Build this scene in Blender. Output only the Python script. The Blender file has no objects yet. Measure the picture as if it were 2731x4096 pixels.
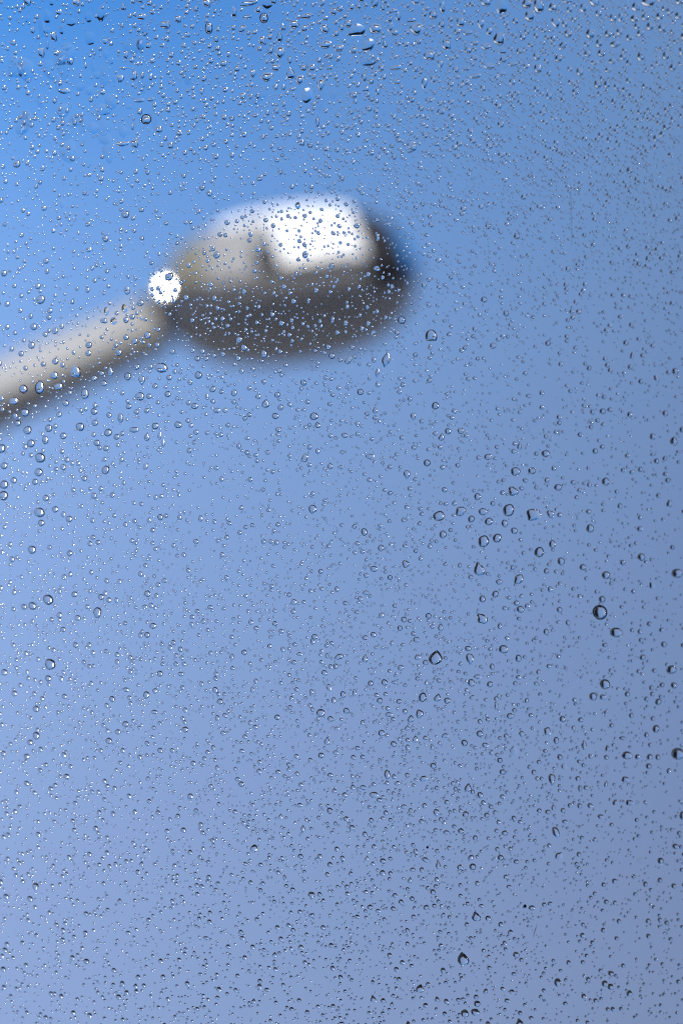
import bpy, math, random
import numpy as np
from mathutils import Vector, Matrix

scene = bpy.context.scene
rnd = random.Random(7)
nrnd = np.random.default_rng(11)

# ------------------------------------------------------------------ camera
PITCH = math.radians(35.0)
CAM = Vector((0.0, 0.0, 1.60))
RIGHT = Vector((1, 0, 0))
FWD = Vector((0, math.cos(PITCH), math.sin(PITCH)))
UP = Vector((0, -math.sin(PITCH), math.cos(PITCH)))
S0 = 0.3125                     # distance of the glass on the optical axis
cam_d = bpy.data.cameras.new('camera')
cam_d.sensor_fit = 'VERTICAL'
cam_d.sensor_width = 24.0
cam_d.sensor_height = 36.0
cam_d.lens = 50.0
cam_d.clip_start = 0.01
cam_d.clip_end = 3000.0
cam_d.dof.use_dof = True
cam_d.dof.focus_distance = S0 * 1.002
cam_d.dof.aperture_fstop = 6.6
cam_d.dof.aperture_blades = 0
cam = bpy.data.objects.new('camera', cam_d)
scene.collection.objects.link(cam)
cam.matrix_world = Matrix.Translation(CAM) @ Matrix((RIGHT, UP, -FWD)).transposed().to_4x4()
scene.camera = cam


def from_cam(x, y, z):
    """point given in metres right / up / forward of the camera"""
    return CAM + RIGHT * x + UP * y + FWD * z


# ------------------------------------------------------------------ sun and sky
SUN = (RIGHT * -.05 + UP * .95 + FWD * -.28).normalized()
SUN_EL = math.asin(SUN.z)
SUN_AZ = math.atan2(SUN.x, SUN.y)
sun_d = bpy.data.lights.new('sun', 'SUN')
sun_d.energy = 5.0
sun_d.angle = math.radians(0.53)
sun_d.color = (1.0, 0.95, 0.87)
sun = bpy.data.objects.new('sun', sun_d)
scene.collection.objects.link(sun)
sun.rotation_euler = SUN.to_track_quat('Z', 'Y').to_euler()

world = bpy.data.worlds.new('World')
scene.world = world
world.use_nodes = True
nt = world.node_tree
nt.nodes.clear()
N = nt.nodes.new


def wmath(op, a, b=None, c=None, clamp=False):
    n = N('ShaderNodeMath')
    n.operation = op
    n.use_clamp = clamp
    for i, v in enumerate((a, b, c)):
        if v is None:
            continue
        if isinstance(v, (int, float)):
            n.inputs[i].default_value = v
        else:
            nt.links.new(v, n.inputs[i])
    return n.outputs[0]


def wmix(f, a, b, kind='MIX'):
    n = N('ShaderNodeMix')
    n.data_type = 'RGBA'
    n.blend_type = kind
    for s, v in ((n.inputs[0], f), (n.inputs[6], a), (n.inputs[7], b)):
        if isinstance(v, (int, float)):
            s.default_value = v
        elif isinstance(v, tuple):
            s.default_value = (*v, 1)
        else:
            nt.links.new(v, s)
    return n.outputs[2]


sky = N('ShaderNodeTexSky')
sky.sky_type = 'NISHITA'
sky.sun_disc = False
sky.sun_elevation = SUN_EL
sky.sun_rotation = SUN_AZ
sky.air_density = 1.0
sky.dust_density = 1.0
tc = N('ShaderNodeTexCoord')
sep = N('ShaderNodeSeparateXYZ')
nt.links.new(tc.outputs['Generated'], sep.inputs[0])
elev = wmath('ARCSINE', sep.outputs[2])
# the clear sky is deepest high up on the left and paler, greyer towards the horizon and the right
te = N('ShaderNodeMapRange'); te.interpolation_type = 'LINEAR'
nt.links.new(elev, te.inputs[0])
te.inputs[1].default_value = math.radians(13); te.inputs[2].default_value = math.radians(57)
ta = N('ShaderNodeMapRange'); ta.interpolation_type = 'LINEAR'
nt.links.new(sep.outputs[0], ta.inputs[0])
ta.inputs[1].default_value = -0.23; ta.inputs[2].default_value = 0.24


def ramp(fac, stops):
    n = N('ShaderNodeValToRGB')
    n.color_ramp.interpolation = 'B_SPLINE'
    el = n.color_ramp.elements
    while len(el) < len(stops):
        el.new(0.5)
    for e, (p, c) in zip(el, stops):
        e.position = p
        e.color = (*c, 1)
    nt.links.new(fac, n.inputs[0])
    return n.outputs[0]


def lin(*c):
    return tuple((v / 255 / 12.92 if v <= 10 else ((v / 255 + .055) / 1.055) ** 2.4) for v in c)


SKY_L = [(0.0,(139,162,209)),(.3,(142,171,222)),(.55,(137,174,231)),(.70,(126,173,238)),(.88,(74,150,234)),(1.0,(40,134,230))]
SKY_R = [(0.0,(116,132,168)),(.3,(113,136,179)),(.55,(110,138,184)),(.75,(106,139,186)),(1.0,(101,142,196))]
left_col = ramp(te.outputs[0], [(p, lin(*c)) for p, c in SKY_L])
right_col = ramp(te.outputs[0], [(p, lin(*c)) for p, c in SKY_R])
clear = wmix(wmath('POWER', ta.outputs[0], .92), left_col, right_col)
nish = wmix(1.0, sky.outputs[0], (0.08, 0.08, 0.08), 'MULTIPLY')
final = wmix(0.12, clear, nish)
bg = N('ShaderNodeBackground')
bg.inputs[1].default_value = 1.19
nt.links.new(final, bg.inputs[0])
wo = N('ShaderNodeOutputWorld')
nt.links.new(bg.outputs[0], wo.inputs[0])

scene.view_settings.view_transform = 'Standard'
scene.view_settings.look = 'None'
scene.view_settings.exposure = 0.0
scene.view_settings.gamma = 1.0
scene.view_settings.use_curve_mapping = False
scene.render.engine = 'CYCLES'
cy = scene.cycles
cy.max_bounces = 16
cy.transmission_bounces = 14
cy.glossy_bounces = 6
cy.diffuse_bounces = 2
cy.caustics_refractive = False
cy.caustics_reflective = False
cy.sample_clamp_indirect = 0.0
cy.blur_glossy = 0.0
cy.use_denoising = False
cy.filter_width = 1.0


# ------------------------------------------------------------------ helpers
def mat(name, base=(.8, .8, .8), rough=.5, metal=0.0, trans=0.0, ior=1.45, noise=0.0, scale=20.0, bump=0.0):
    m = bpy.data.materials.new(name)
    m.use_nodes = True
    t = m.node_tree
    b = t.nodes['Principled BSDF']
    b.inputs['Base Color'].default_value = (*base, 1)
    b.inputs['Roughness'].default_value = rough
    b.inputs['Metallic'].default_value = metal
    b.inputs['Transmission Weight'].default_value = trans
    b.inputs['IOR'].default_value = ior
    if noise or bump:
        co = t.nodes.new('ShaderNodeTexCoord')
        nz = t.nodes.new('ShaderNodeTexNoise')
        nz.inputs['Scale'].default_value = scale
        nz.inputs['Detail'].default_value = 6
        t.links.new(co.outputs['Object'], nz.inputs['Vector'])
        if noise:
            mx = t.nodes.new('ShaderNodeMix')
            mx.data_type = 'RGBA'
            mx.inputs[6].default_value = (*[c * (1 - noise) for c in base], 1)
            mx.inputs[7].default_value = (*[min(1, c * (1 + noise)) for c in base], 1)
            t.links.new(nz.outputs[0], mx.inputs[0])
            t.links.new(mx.outputs[2], b.inputs['Base Color'])
        if bump:
            bp = t.nodes.new('ShaderNodeBump')
            bp.inputs['Strength'].default_value = bump
            bp.inputs['Distance'].default_value = 0.002
            t.links.new(nz.outputs[0], bp.inputs['Height'])
            t.links.new(bp.outputs[0], b.inputs['Normal'])
    return m


def glass_mat(name, ior, rough, col=(1, 1, 1)):
    m = bpy.data.materials.new(name)
    m.use_nodes = True
    t = m.node_tree
    t.nodes.clear()
    g = t.nodes.new('ShaderNodeBsdfGlass')
    g.inputs['Color'].default_value = (*col, 1)
    g.inputs['IOR'].default_value = ior
    g.inputs['Roughness'].default_value = rough
    o = t.nodes.new('ShaderNodeOutputMaterial')
    t.links.new(g.outputs[0], o.inputs[0])
    return m


M = {
    'glass': glass_mat('clear_window_glass', 1.5, 0.0, (1.0, 1.0, 1.0)),
    'water': glass_mat('rain_water', 1.333, 0.03),
    'frame': mat('black_frame_paint', (.006, .006, .007), .6, noise=.2, bump=.1),
    'inner': mat('dark_interior_trim', (.006, .006, .007), .9, noise=.2),
    'roof': mat('dark_grey_roof_sheet', (.05, .05, .055), .6, noise=.3, scale=6),
    'under': mat('charcoal_lamp_paint', (.31, .302, .30), .65, noise=.08),
    'beige': mat('pale_grey_lamp_paint', (.29, .287, .278), .55, noise=.05),
    'white': mat('white_gloss_lamp_cover', (.86, .86, .85), .3, noise=.02),
    'steel': mat('polished_steel', (.85, .84, .82), .18, metal=1.0, noise=.03),
    'brass': mat('olive_bronze_collar', (.20, .18, .12), .6, noise=.1),
    'black': mat('black_rubber', (.010, .010, .014), .9, noise=.1),
    'navy': mat('blue_end_visor', (.02, .20, .55), .5, noise=.05),
    'arm': mat('galvanised_arm_paint', (.36, .357, .348), .6, noise=.06),
    'ground': mat('pale_grey_paving', (.32, .31, .30), .95, noise=.3, scale=.6),
    'wall': mat('dark_building_render', (.030, .030, .034), .9, noise=.25, scale=2),
    'pane2': mat('dark_building_window', (.012, .014, .018), .35, noise=.1),
    'bright': mat('added_building_white', (.80, .79, .77), .7, noise=.04, scale=3),
    'brushed': mat('brushed_stainless_steel', (.86, .85, .84), .32, metal=1.0, noise=.02),
    'reflector': mat('glint_reflector_steel', (.90, .90, .89), .30, metal=1.0, noise=.02),
    'glint_white': mat('glint_cover_white', (.88, .88, .87), .35, noise=.02),
    'added_dark': mat('added_dark_sheet', (.006, .006, .007), .9, noise=.2, scale=4),
    'dirt': mat('dark_dirt', (.012, .006, .010), .8, noise=.2),
    'scratch': mat('glass_scratch', (.75, .8, .85), .5, noise=.1),
}


def link(o, parent=None):
    scene.collection.objects.link(o)
    if parent is not None:
        o.parent = parent
    return o


def mesh_obj(name, verts, faces, m, parent=None, smooth=False):
    me = bpy.data.meshes.new(name)
    me.from_pydata([tuple(v) for v in verts], [], faces)
    me.materials.append(m)
    if smooth:
        me.polygons.foreach_set('use_smooth', [True] * len(me.polygons))
    me.update()
    return link(bpy.data.objects.new(name, me), parent)


def tag(o, label=None, cat=None, group=None, kind=None):
    if label: o['label'] = label
    if cat: o['category'] = cat
    if group: o['group'] = group
    if kind: o['kind'] = kind
    return o


def empty(name, mw=None):
    o = bpy.data.objects.new(name, None)
    scene.collection.objects.link(o)
    if mw is not None:
        o.matrix_world = mw
    return o


def box(x0, x1, y0, y1, z0, z1, b=0.0):
    """box, its long edges chamfered by b"""
    v = []
    for z, s in ((z0, b), (z0 + b, 0), (z1 - b, 0), (z1, b)) if b else ((z0, 0), (z1, 0)):
        v += [(x0 + s, y0 + s, z), (x1 - s, y0 + s, z), (x1 - s, y1 - s, z), (x0 + s, y1 - s, z)]
    n = len(v) // 4
    f = [(3, 2, 1, 0)]
    for k in range(n - 1):
        for i in range(4):
            j = (i + 1) % 4
            f.append((4 * k + i, 4 * k + j, 4 * k + 4 + j, 4 * k + 4 + i))
    f.append(tuple(4 * (n - 1) + i for i in range(4)))
    return v, f


# ------------------------------------------------------------------ glass plane
# the pane is turned away to the right: near on the left, farther on the right and upwards
K = -.20
n_cam = Vector((-K, -K * 0.146, 1.0)).normalized()          # right, up, forward
OUT = (RIGHT * n_cam.x + UP * n_cam.y + FWD * n_cam.z).normalized()
PV = (UP - OUT * UP.dot(OUT)).normalized()
PU = PV.cross(OUT).normalized()
if PU.dot(RIGHT) < 0:
    PU = -PU
PC = CAM + FWD * S0
PANE = Matrix.Translation(PC) @ Matrix((PU, PV, PU.cross(PV))).transposed().to_4x4()
ZS = 1.0 if PU.cross(PV).dot(OUT) > 0 else -1.0             # local z of outdoors
PXW = 24.0 / 50.0 / 2731.0                                  # metres per photo pixel at 1 m


def px_to_uv(px, py):
    d = RIGHT * ((px - 1365.5) * PXW) + UP * ((2048.0 - py) * PXW) + FWD
    t = (PC - CAM).dot(OUT) / d.dot(OUT)
    p = CAM + d * t - PC
    return p.dot(PU), p.dot(PV), t


PANE_T = 0.004
U0, U1, V0, V1 = -0.185, 0.180, -0.190, 0.190
ROW = [px_to_uv(0, 0), px_to_uv(2731, 0), px_to_uv(0, 4096), px_to_uv(2731, 4096)]
print('pane corners', [(round(a, 4), round(b, 4), round(c, 4)) for a, b, c in ROW], 'ZS', ZS, 'sun on pane', SUN.dot(OUT))


def zz(a, b):
    """local z interval with outdoors positive"""
    a, b = a * ZS, b * ZS
    return (min(a, b), max(a, b))


# ------------------------------------------------------------------ ground and cabin
ground = mesh_obj('ground', [(-1500, -1500, 0), (1500, -1500, 0), (1500, 1500, 0), (-1500, 1500, 0)], [(0, 1, 2, 3)], M['ground'])
tag(ground, kind='structure')

cab = 0.55


def slab(name, a, m):
    v, f = box(*a)
    o = mesh_obj(name, v, f, m)
    o.matrix_world = PANE
    return tag(o, kind='structure')


FW = 0.030                       # width of the frame bars
fo, fi = .015, -0.012            # how far the frame stands out / in
x0, x1, y0, y1 = U0 - FW, U1 + FW, V0 - FW, V1 + FW
zr = zz(-0.03, -0.008)
slab('sloping_roof', (x1, x1 + cab, y0 - cab, y1 + cab, *zr), M['roof'])
slab('sloping_roof', (x0 - cab, x0, y0 - cab, y1 + cab, *zr), M['roof'])
slab('sloping_roof', (x0, x1, y1, y1 + cab, *zr), M['roof'])
slab('sloping_roof', (x0, x1, y0 - cab, y0, *zr), M['roof'])
zi = zz(-0.95, -0.03)
zb = zz(-0.99, -0.95)
slab('interior_wall', (x0 - cab, x0 - cab + .02, y0 - cab, y1 + cab, *zi), M['inner'])
slab('interior_wall', (x1 + cab - .02, x1 + cab, y0 - cab, y1 + cab, *zi), M['inner'])
slab('interior_wall', (x0 - cab + .02, x1 + cab - .02, y0 - cab, y0 - cab + .02, *zi), M['inner'])
slab('interior_wall', (x0 - cab + .02, x1 + cab - .02, y1 + cab - .02, y1 + cab, *zi), M['inner'])
slab('interior_wall', (x0 - cab, x1 + cab, y0 - cab, y1 + cab, *zb), M['inner'])

window = empty('window', PANE)
tag(window, 'tilted window pane in a black frame, speckled all over with raindrops', 'window')
zf = zz(fi, fo)
for nm, a in (('stile', (x0, U0, y0, y1)), ('stile', (U1, x1, y0, y1)),
              ('rail', (U0, U1, V1, y1)), ('rail', (U0, U1, y0, V0))):
    v, f = box(*a, *zf, 0.002)
    mesh_obj(nm, v, f, M['frame'], window)
v, f = box(U0, U1, V0, V1, *zz(-PANE_T, 0.0))
mesh_obj('glass_pane', v, f, M['glass'], window)


def scratch(pts, w):
    vs, fs = [], []
    q = [px_to_uv(*p)[:2] for p in pts]
    zt = 0.00006 * -1 * ZS - PANE_T * ZS * 1.0
    for i, (u, v_) in enumerate(q):
        ww = w * (0.3 if i in (0, len(q) - 1) else 1.0)
        vs += [(u - ww, v_, zt), (u + ww, v_, zt), (u, v_, zt - .00003 * ZS)]
    for i in range(len(q) - 1):
        a, b = 3 * i, 3 * i + 3
        fs += [(a, b, b + 2, a + 2), (a + 2, b + 2, b + 1, a + 1)]
    return mesh_obj('scratch', vs, fs, M['scratch'], window)


scratch([(2152, 3672), (2146, 3690), (2140, 3708), (2137, 3726)], .00006)
scratch([(2281, 742), (2284, 800), (2287, 880), (2289, 960), (2288, 1000)], .00003)


# ------------------------------------------------------------------ street lamp
LD = 2.4                        # distance of the lamp head
LPX = LD * 24.0 / 50.0 / 1568.0     # metres per pixel of the 1568 px wide view, at that distance


def lamp_pt(x, y, dz=0.0):
    """a place in space seen at (x, y) of the 1568 px wide view"""
    k = (LD + dz) * 24.0 / 50.0 / 1568.0
    return from_cam((x - 784) * k, (1176 - y) * k, LD + dz)


def rod(name, pts, radii, m, parent, seg=24, squash=1.0, flat_dir=None):
    vs, fs = [], []
    P = [Vector(p) for p in pts]
    for i, p in enumerate(P):
        d = (P[min(i + 1, len(P) - 1)] - P[max(i - 1, 0)]).normalized()
        a = (flat_dir - d * flat_dir.dot(d)).normalized() if flat_dir else d.orthogonal().normalized()
        b = d.cross(a)
        for k in range(seg):
            t = 2 * math.pi * k / seg
            vs.append(p + (a * math.cos(t) * squash + b * math.sin(t)) * radii[i])
    for i in range(len(P) - 1):
        for k in range(seg):
            k2 = (k + 1) % seg
            fs.append((i * seg + k, i * seg + k2, (i + 1) * seg + k2, (i + 1) * seg + k))
    fs.append(tuple(range(seg))[::-1])
    fs.append(tuple((len(P) - 1) * seg + k for k in range(seg)))
    o = mesh_obj(name, [parent.matrix_world.inverted() @ v for v in vs], fs, m, parent, True)
    for pl in o.data.polygons[-2:]:
        pl.use_smooth = False
    return o


def camdir(x, y, z):
    return (RIGHT * x + UP * y + FWD * z).normalized()


LX = camdir(math.cos(math.radians(9)), math.sin(math.radians(9)), 0.10)
LU = camdir(-math.sin(math.radians(9)), math.cos(math.radians(9)), 0.05)
LU = (LU - LX * LU.dot(LX)).normalized()
LW = LX.cross(LU)
if LW.dot(FWD) > 0:
    LW = -LW                     # towards the viewer
HC = lamp_pt(664, 666)
AL, AW, HU, HD = 291 * LPX, 200 * LPX, 185 * LPX, 165 * LPX

arm_end = lamp_pt(-420, 1096)
base = Vector((arm_end.x, arm_end.y, 0))
lamp = empty('street_lamp', Matrix.Translation(base))
tag(lamp, 'blurred street lamp head with a glaring white cover on a slanting pale grey arm', 'street lamp')
LINV = Matrix.Translation(-base)


def shell_pt(t, ph, off=0.0):
    r = (1 - abs(t) ** 2.5) ** (1 / 2.3) if abs(t) < 1 else 0.0
    if t < 0:
        r *= 1 - .10 * t * t
    c, s = math.cos(ph), math.sin(ph)
    p = 1.22 if c > 0 else 2.2
    q = (abs(c) ** p + abs(s) ** p) ** (-1 / p)
    hu = HU if c > 0 else HD
    return HC + LX * (t * (AL + off)) + LU * (c * q * (hu * r + off)) + LW * (s * q * (AW * r + off))


def patch(name, t0, t1, p0, p1, off, m, nt_=28, np_=28, solid=True, cosine=False):
    vs, fs = [], []
    lay = (off, -.004) if solid else (off,)
    for o_ in lay:
        for i in range(nt_ + 1):
            a = i / nt_
            t = -math.cos(math.pi * a) if cosine else t0 + (t1 - t0) * a
            for j in range(np_ + 1):
                vs.append(LINV @ shell_pt(t, math.radians(p0 + (p1 - p0) * j / np_), o_))
    n = (nt_ + 1) * (np_ + 1)
    ix = lambda l, i, j: l * n + i * (np_ + 1) + j
    for i in range(nt_):
        for j in range(np_):
            fs.append((ix(0, i, j), ix(0, i, j + 1), ix(0, i + 1, j + 1), ix(0, i + 1, j)))
            if solid:
                fs.append((ix(1, i, j), ix(1, i + 1, j), ix(1, i + 1, j + 1), ix(1, i, j + 1)))
    ns = len(fs)
    if solid:
        for i in range(nt_):
            fs.append((ix(0, i, 0), ix(0, i + 1, 0), ix(1, i + 1, 0), ix(1, i, 0)))
            fs.append((ix(0, i + 1, np_), ix(0, i, np_), ix(1, i, np_), ix(1, i + 1, np_)))
        for j in range(np_):
            fs.append((ix(0, 0, j + 1), ix(0, 0, j), ix(1, 0, j), ix(1, 0, j + 1)))
            fs.append((ix(0, nt_, j), ix(0, nt_, j + 1), ix(1, nt_, j + 1), ix(1, nt_, j)))
    o = mesh_obj(name, vs, fs, m, lamp, True)
    for pl in o.data.polygons[ns:]:
        pl.use_smooth = False
    return o


patch('housing', -1, 1, -92, 92, 0.0, M['beige'], cosine=True, solid=False)
patch('lower_bowl', -1, 1, 90, 270, 0.0015, M['under'], cosine=True, solid=False)
patch('rim_band', -.93, .93, 84, 92, .003, M['under'])
patch('cover_plate', -.09, .55, -60, 88, .007, M['white'])
patch('gap_strip', -.27, -.095, 60, 88, .0045, M['black'])
patch('cover_wing', -.47, -.10, -60, 20, .004, M['white'])
patch('neck_sleeve', -.985, -.64, -80, 88, .004, M['brass'])
patch('end_cap', .56, .985, -88, 112, .0045, M['black'])
patch('end_visor', .86, .995, -88, 104, .0075, M['navy'])

v_pts = [lamp_pt(352, 730), lamp_pt(400, 692), lamp_pt(452, 652)]
rod('collar', v_pts, [48 * LPX, 44 * LPX, 66 * LPX], M['brass'], lamp)


def ball(name, c, r, m, parent):
    vs, fs = [], []
    a_, b_ = 24, 14
    for i in range(b_ + 1):
        for k in range(a_):
            th, ph = math.pi * i / b_, 2 * math.pi * k / a_
            vs.append(LINV @ (c + Vector((math.sin(th) * math.cos(ph), math.sin(th) * math.sin(ph), math.cos(th))) * r))
    for i in range(b_):
        for k in range(a_):
            k2 = (k + 1) % a_
            fs.append((i * a_ + k, (i + 1) * a_ + k, (i + 1) * a_ + k2, i * a_ + k2))
    return mesh_obj(name, vs, fs, m, parent, True)


hv = (SUN - FWD).normalized()
kb = ball('round_cap', Vector((0, 0, 0)), 1.0, M['steel'], lamp)
kc = lamp_pt(376, 657, -.06)
kb.data.transform(Matrix.Translation(base))          # back to a unit ball at its own origin
kb.data.transform(LINV @ Matrix.Translation(kc) @ hv.to_track_quat('Z', 'Y').to_matrix().to_4x4()
                  @ Matrix.Diagonal((30 * LPX, 46 * LPX, 10 * LPX, 1)))

# the arm: a flat rolled beam, its broad upper face to the sun, its narrow lower face in shade
ad = (lamp_pt(372, 738) - arm_end).normalized()
an = camdir(-.2, .87, -.45)
an = (an - ad * an.dot(ad)).normalized()
ab = ad.cross(an)
if ab.dot(FWD) > 0:
    ab = -ab


def beam(name, p0, p1, w0, h0, w1, h1, bev, m):
    fs = []
    n = 20
    out = []
    for idx, (p, w, h) in enumerate(((p0, w0, h0), (p1, w1, h1))):
        for q, (sx, sy) in enumerate(((1, 1), (-1, 1), (-1, -1), (1, -1))):
            for k in range(5):
                a = math.radians(90 * q + 22.5 * k)
                x = sx * (w - bev) + bev * math.cos(a)
                y = sy * (h - bev) + bev * math.sin(a)
                out.append(LINV @ (p + ab * x + an * y))
    for k in range(n):
        fs.append((k, (k + 1) % n, n + (k + 1) % n, n + k))
    fs.append(tuple(range(n))[::-1])
    fs.append(tuple(range(n, 2 * n)))
    o = mesh_obj(name, out, fs, m, lamp, True)
    for pl in o.data.polygons[-2:]:
        pl.use_smooth = False
    return o


beam('arm', arm_end, lamp_pt(372, 738), .100, .042, .082, .034, .030, M['arm'])
rod('pole', [base, Vector((arm_end.x, arm_end.y, arm_end.z + .06))], [.075, .055], M['arm'], lamp)
rod('pole_base', [base, base + Vector((0, 0, .12))], [.16, .14], M['under'], lamp)


# ------------------------------------------------------------------ slanted frame added for the drops to refract
# three dark beams added out of view, refracted as the drops' dark crescents
FRAME_D = 1.5
FR = Matrix.Translation(from_cam(0, 0, FRAME_D)) @ Matrix((RIGHT, UP, -FWD)).transposed().to_4x4()
added_fr = empty('added_dark_frame', FR)
tag(added_fr, 'slanted dark frame of broad beams added out of view for dark crescents in the drops', 'added frame')
for nm, a in (('beam', (.42, .42 + .5, -1.6, .62, -.09, .03)),
              ('beam', (-.35, .28, .60, .60 + .24, -.09, .03)),
              ('beam', (-1.6, .42 + .5, -1.5, -.60, -.09, .03))):
    if nm == 'beam' and a[2] == -1.6:
        a = (a[0], a[1], -.60 + .002, .44, a[4], a[5])
    v, f = box(*a, .008)
    mesh_obj(nm, v, f, M['added_dark'], added_fr)



def pipe(name, a, b, r, m, parent=None, seg=40):
    a, b = Vector(a), Vector(b)
    d = (b - a).normalized()
    q = d.orthogonal().normalized(); w = d.cross(q)
    vs = [p + (q * math.cos(2 * math.pi * k / seg) + w * math.sin(2 * math.pi * k / seg)) * r for p in (a, b) for k in range(seg)]
    fs = [(k, (k + 1) % seg, seg + (k + 1) % seg, seg + k) for k in range(seg)]
    fs += [tuple(range(seg))[::-1], tuple(range(seg, 2 * seg))]
    o = mesh_obj(name, vs, fs, m, parent, True)
    for pl in o.data.polygons[-2:]:
        pl.use_smooth = False
    return o


def dome_mesh(name, c, axis, r, sag, m, parent, thick=.01, tall=1.0):
    """shallow convex disc of radius r bulging by sag along axis"""
    q = axis.to_track_quat('Z', 'Y').to_matrix() @ Matrix.Diagonal((1, tall, 1))
    vs, fs, n, k_ = [Vector((0, 0, sag))], [], 40, 10
    for i in range(1, k_ + 1):
        for k in range(n):
            a = 2 * math.pi * k / n
            rr = r * i / k_
            vs.append(Vector((rr * math.cos(a), rr * math.sin(a), sag * (1 - (i / k_) ** 2))))
    vs += [Vector((r * math.cos(2 * math.pi * k / n), r * math.sin(2 * math.pi * k / n), -thick)) for k in range(n)]
    fs = [(0, 1 + k, 1 + (k + 1) % n) for k in range(n)]
    for i in range(k_):
        for k in range(n):
            a, b, k2 = 1 + i * n, 1 + (i + 1) * n, (k + 1) % n
            fs.append((a + k, b + k, b + k2, a + k2))
    fs.append(tuple(1 + k_ * n + k for k in range(n))[::-1])
    o = mesh_obj(name, [c + q @ v_ for v_ in vs], fs, m, parent, True)
    for pl in o.data.polygons[-n - 1:]:
        pl.use_smooth = False
    return o


for nm, a in (('post', (.82, .92, .442, 1.12, -.36, -.26)), ('tie_bar', (-.36, 1.31, .95, 1.0, -.26, -.20)),  # supports holding the added beams and covers together
              ('strut', (-.36, -.30, .86, .948, -.26, -.02)), ('strut', (.20, .255, .842, .948, -.26, -.02))):
    v, f = box(*a, .004)
    mesh_obj(nm, v, f, M['added_dark'], added_fr)

# curved white covers added above the view, refracted as white drop rims
gc = Vector(from_cam(0, 1.0, FRAME_D + .06))
hx = (SUN * 1.2 + (CAM - from_cam(.35, 1.0, FRAME_D)).normalized()).normalized()
hy = hx.cross(Vector((1, 0, 0))).normalized()
n = 40
hdrop = abs(hy.dot(UP))
for ends in (((-.22, .80), (.27, .76)), ((.31, .50), (1.3, .44))):
    vs = []
    for x, yy in ends:
        ge = Vector(from_cam(x, yy + .34 * hdrop, FRAME_D - .12))
        for k in range(n):
            a = 2 * math.pi * k / n
            vs.append(FR.inverted() @ (ge + hy * (.34 * math.cos(a)) + hx * (.03 * math.sin(a))))
    fs = [(k, n + k, n + (k + 1) % n, (k + 1) % n)[::-1] for k in range(n)] + [tuple(range(n))[::-1], tuple(range(n, 2 * n))]
    sh = mesh_obj('cover', vs, fs, M['glint_white'], added_fr, True)
    for pl in sh.data.polygons[-2:]:
        pl.use_smooth = False

mc = Vector(from_cam(-.555, -.10, 1.6))  # bulging steel reflector, added out of view to throw sun glints into the drops
mh = (SUN + (CAM - mc).normalized()).normalized()
mb = Vector((mc.x - .02, mc.y + .11, 0))
mir = empty('glint_reflector', Matrix.Translation(mb))
tag(mir, 'tall oval bulging steel mirror on a thin post, added unseen for drop glints', 'reflector')
dome_mesh('reflector', mc - mb, mh, .072, .009, M['reflector'], mir, tall=4.2)
dome_mesh('rim', mc - mb - mh * .006, mh, .072 + .008, .004, M['added_dark'], mir, tall=4.2 * .98)
pipe('post', (0, 0, 0), (0, 0, mc.z + .1), .03, M['added_dark'], mir)
pipe('bracket', (0, 0, mc.z), mc - mb - mh * .012, .015, M['added_dark'], mir)


def azel(az, dist):
    a = math.radians(az)
    return Vector((math.sin(a) * dist, math.cos(a) * dist, 0))


def block(name, label, cat, az0, az1, dist, depth, top, floors, cols, wall):
    """a building whose front faces the window: walls, parapet, windows with sills"""
    p0, p1 = azel(az0, dist), azel(az1, dist)
    d = (p1 - p0); wid = d.length; d.normalize()
    nrm = Vector((-d.y, d.x, 0))
    R = Matrix((d, nrm, Vector((0, 0, 1)))).transposed().to_4x4()
    root = empty(name, Matrix.Translation((p0.x, p0.y, 0)) @ R)
    tag(root, label, cat)
    v, f = box(0, wid, 0, depth, 0, top)
    mesh_obj('wall', v, f, wall, root)
    v, f = box(-.15, wid + .15, -.15, depth + .15, top + .002, top + .35)
    mesh_obj('parapet', v, f, M['roof'], root)
    fh = top / floors
    cwid = wid / cols
    v, f = box(.34 * cwid, .66 * cwid, -.03, .05, .30 * fh, .72 * fh)
    wme = mesh_obj('window', v, f, M['pane2'], root)
    v, f = box(.30 * cwid, .70 * cwid, -.14, .05, .24 * fh, .299 * fh)
    sme = mesh_obj('sill', v, f, wall, wme)
    for i in range(floors):
        for j in range(cols):
            if i == j == 0:
                continue
            w2 = wme.copy(); scene.collection.objects.link(w2); w2.parent = root
            w2.location = (j * cwid, 0, i * fh)
            s2 = sme.copy(); scene.collection.objects.link(s2); s2.parent = w2
    return root


block('added_building', 'white sunlit apartment building added out of view on the left for drop glints', 'building', -46, -25, 12.0, 8, 11.0, 4, 4, M['bright'])  # unseen bright block, added so the drops pick up white on one side

# ------------------------------------------------------------------ water
GAP = 0.00003


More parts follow.
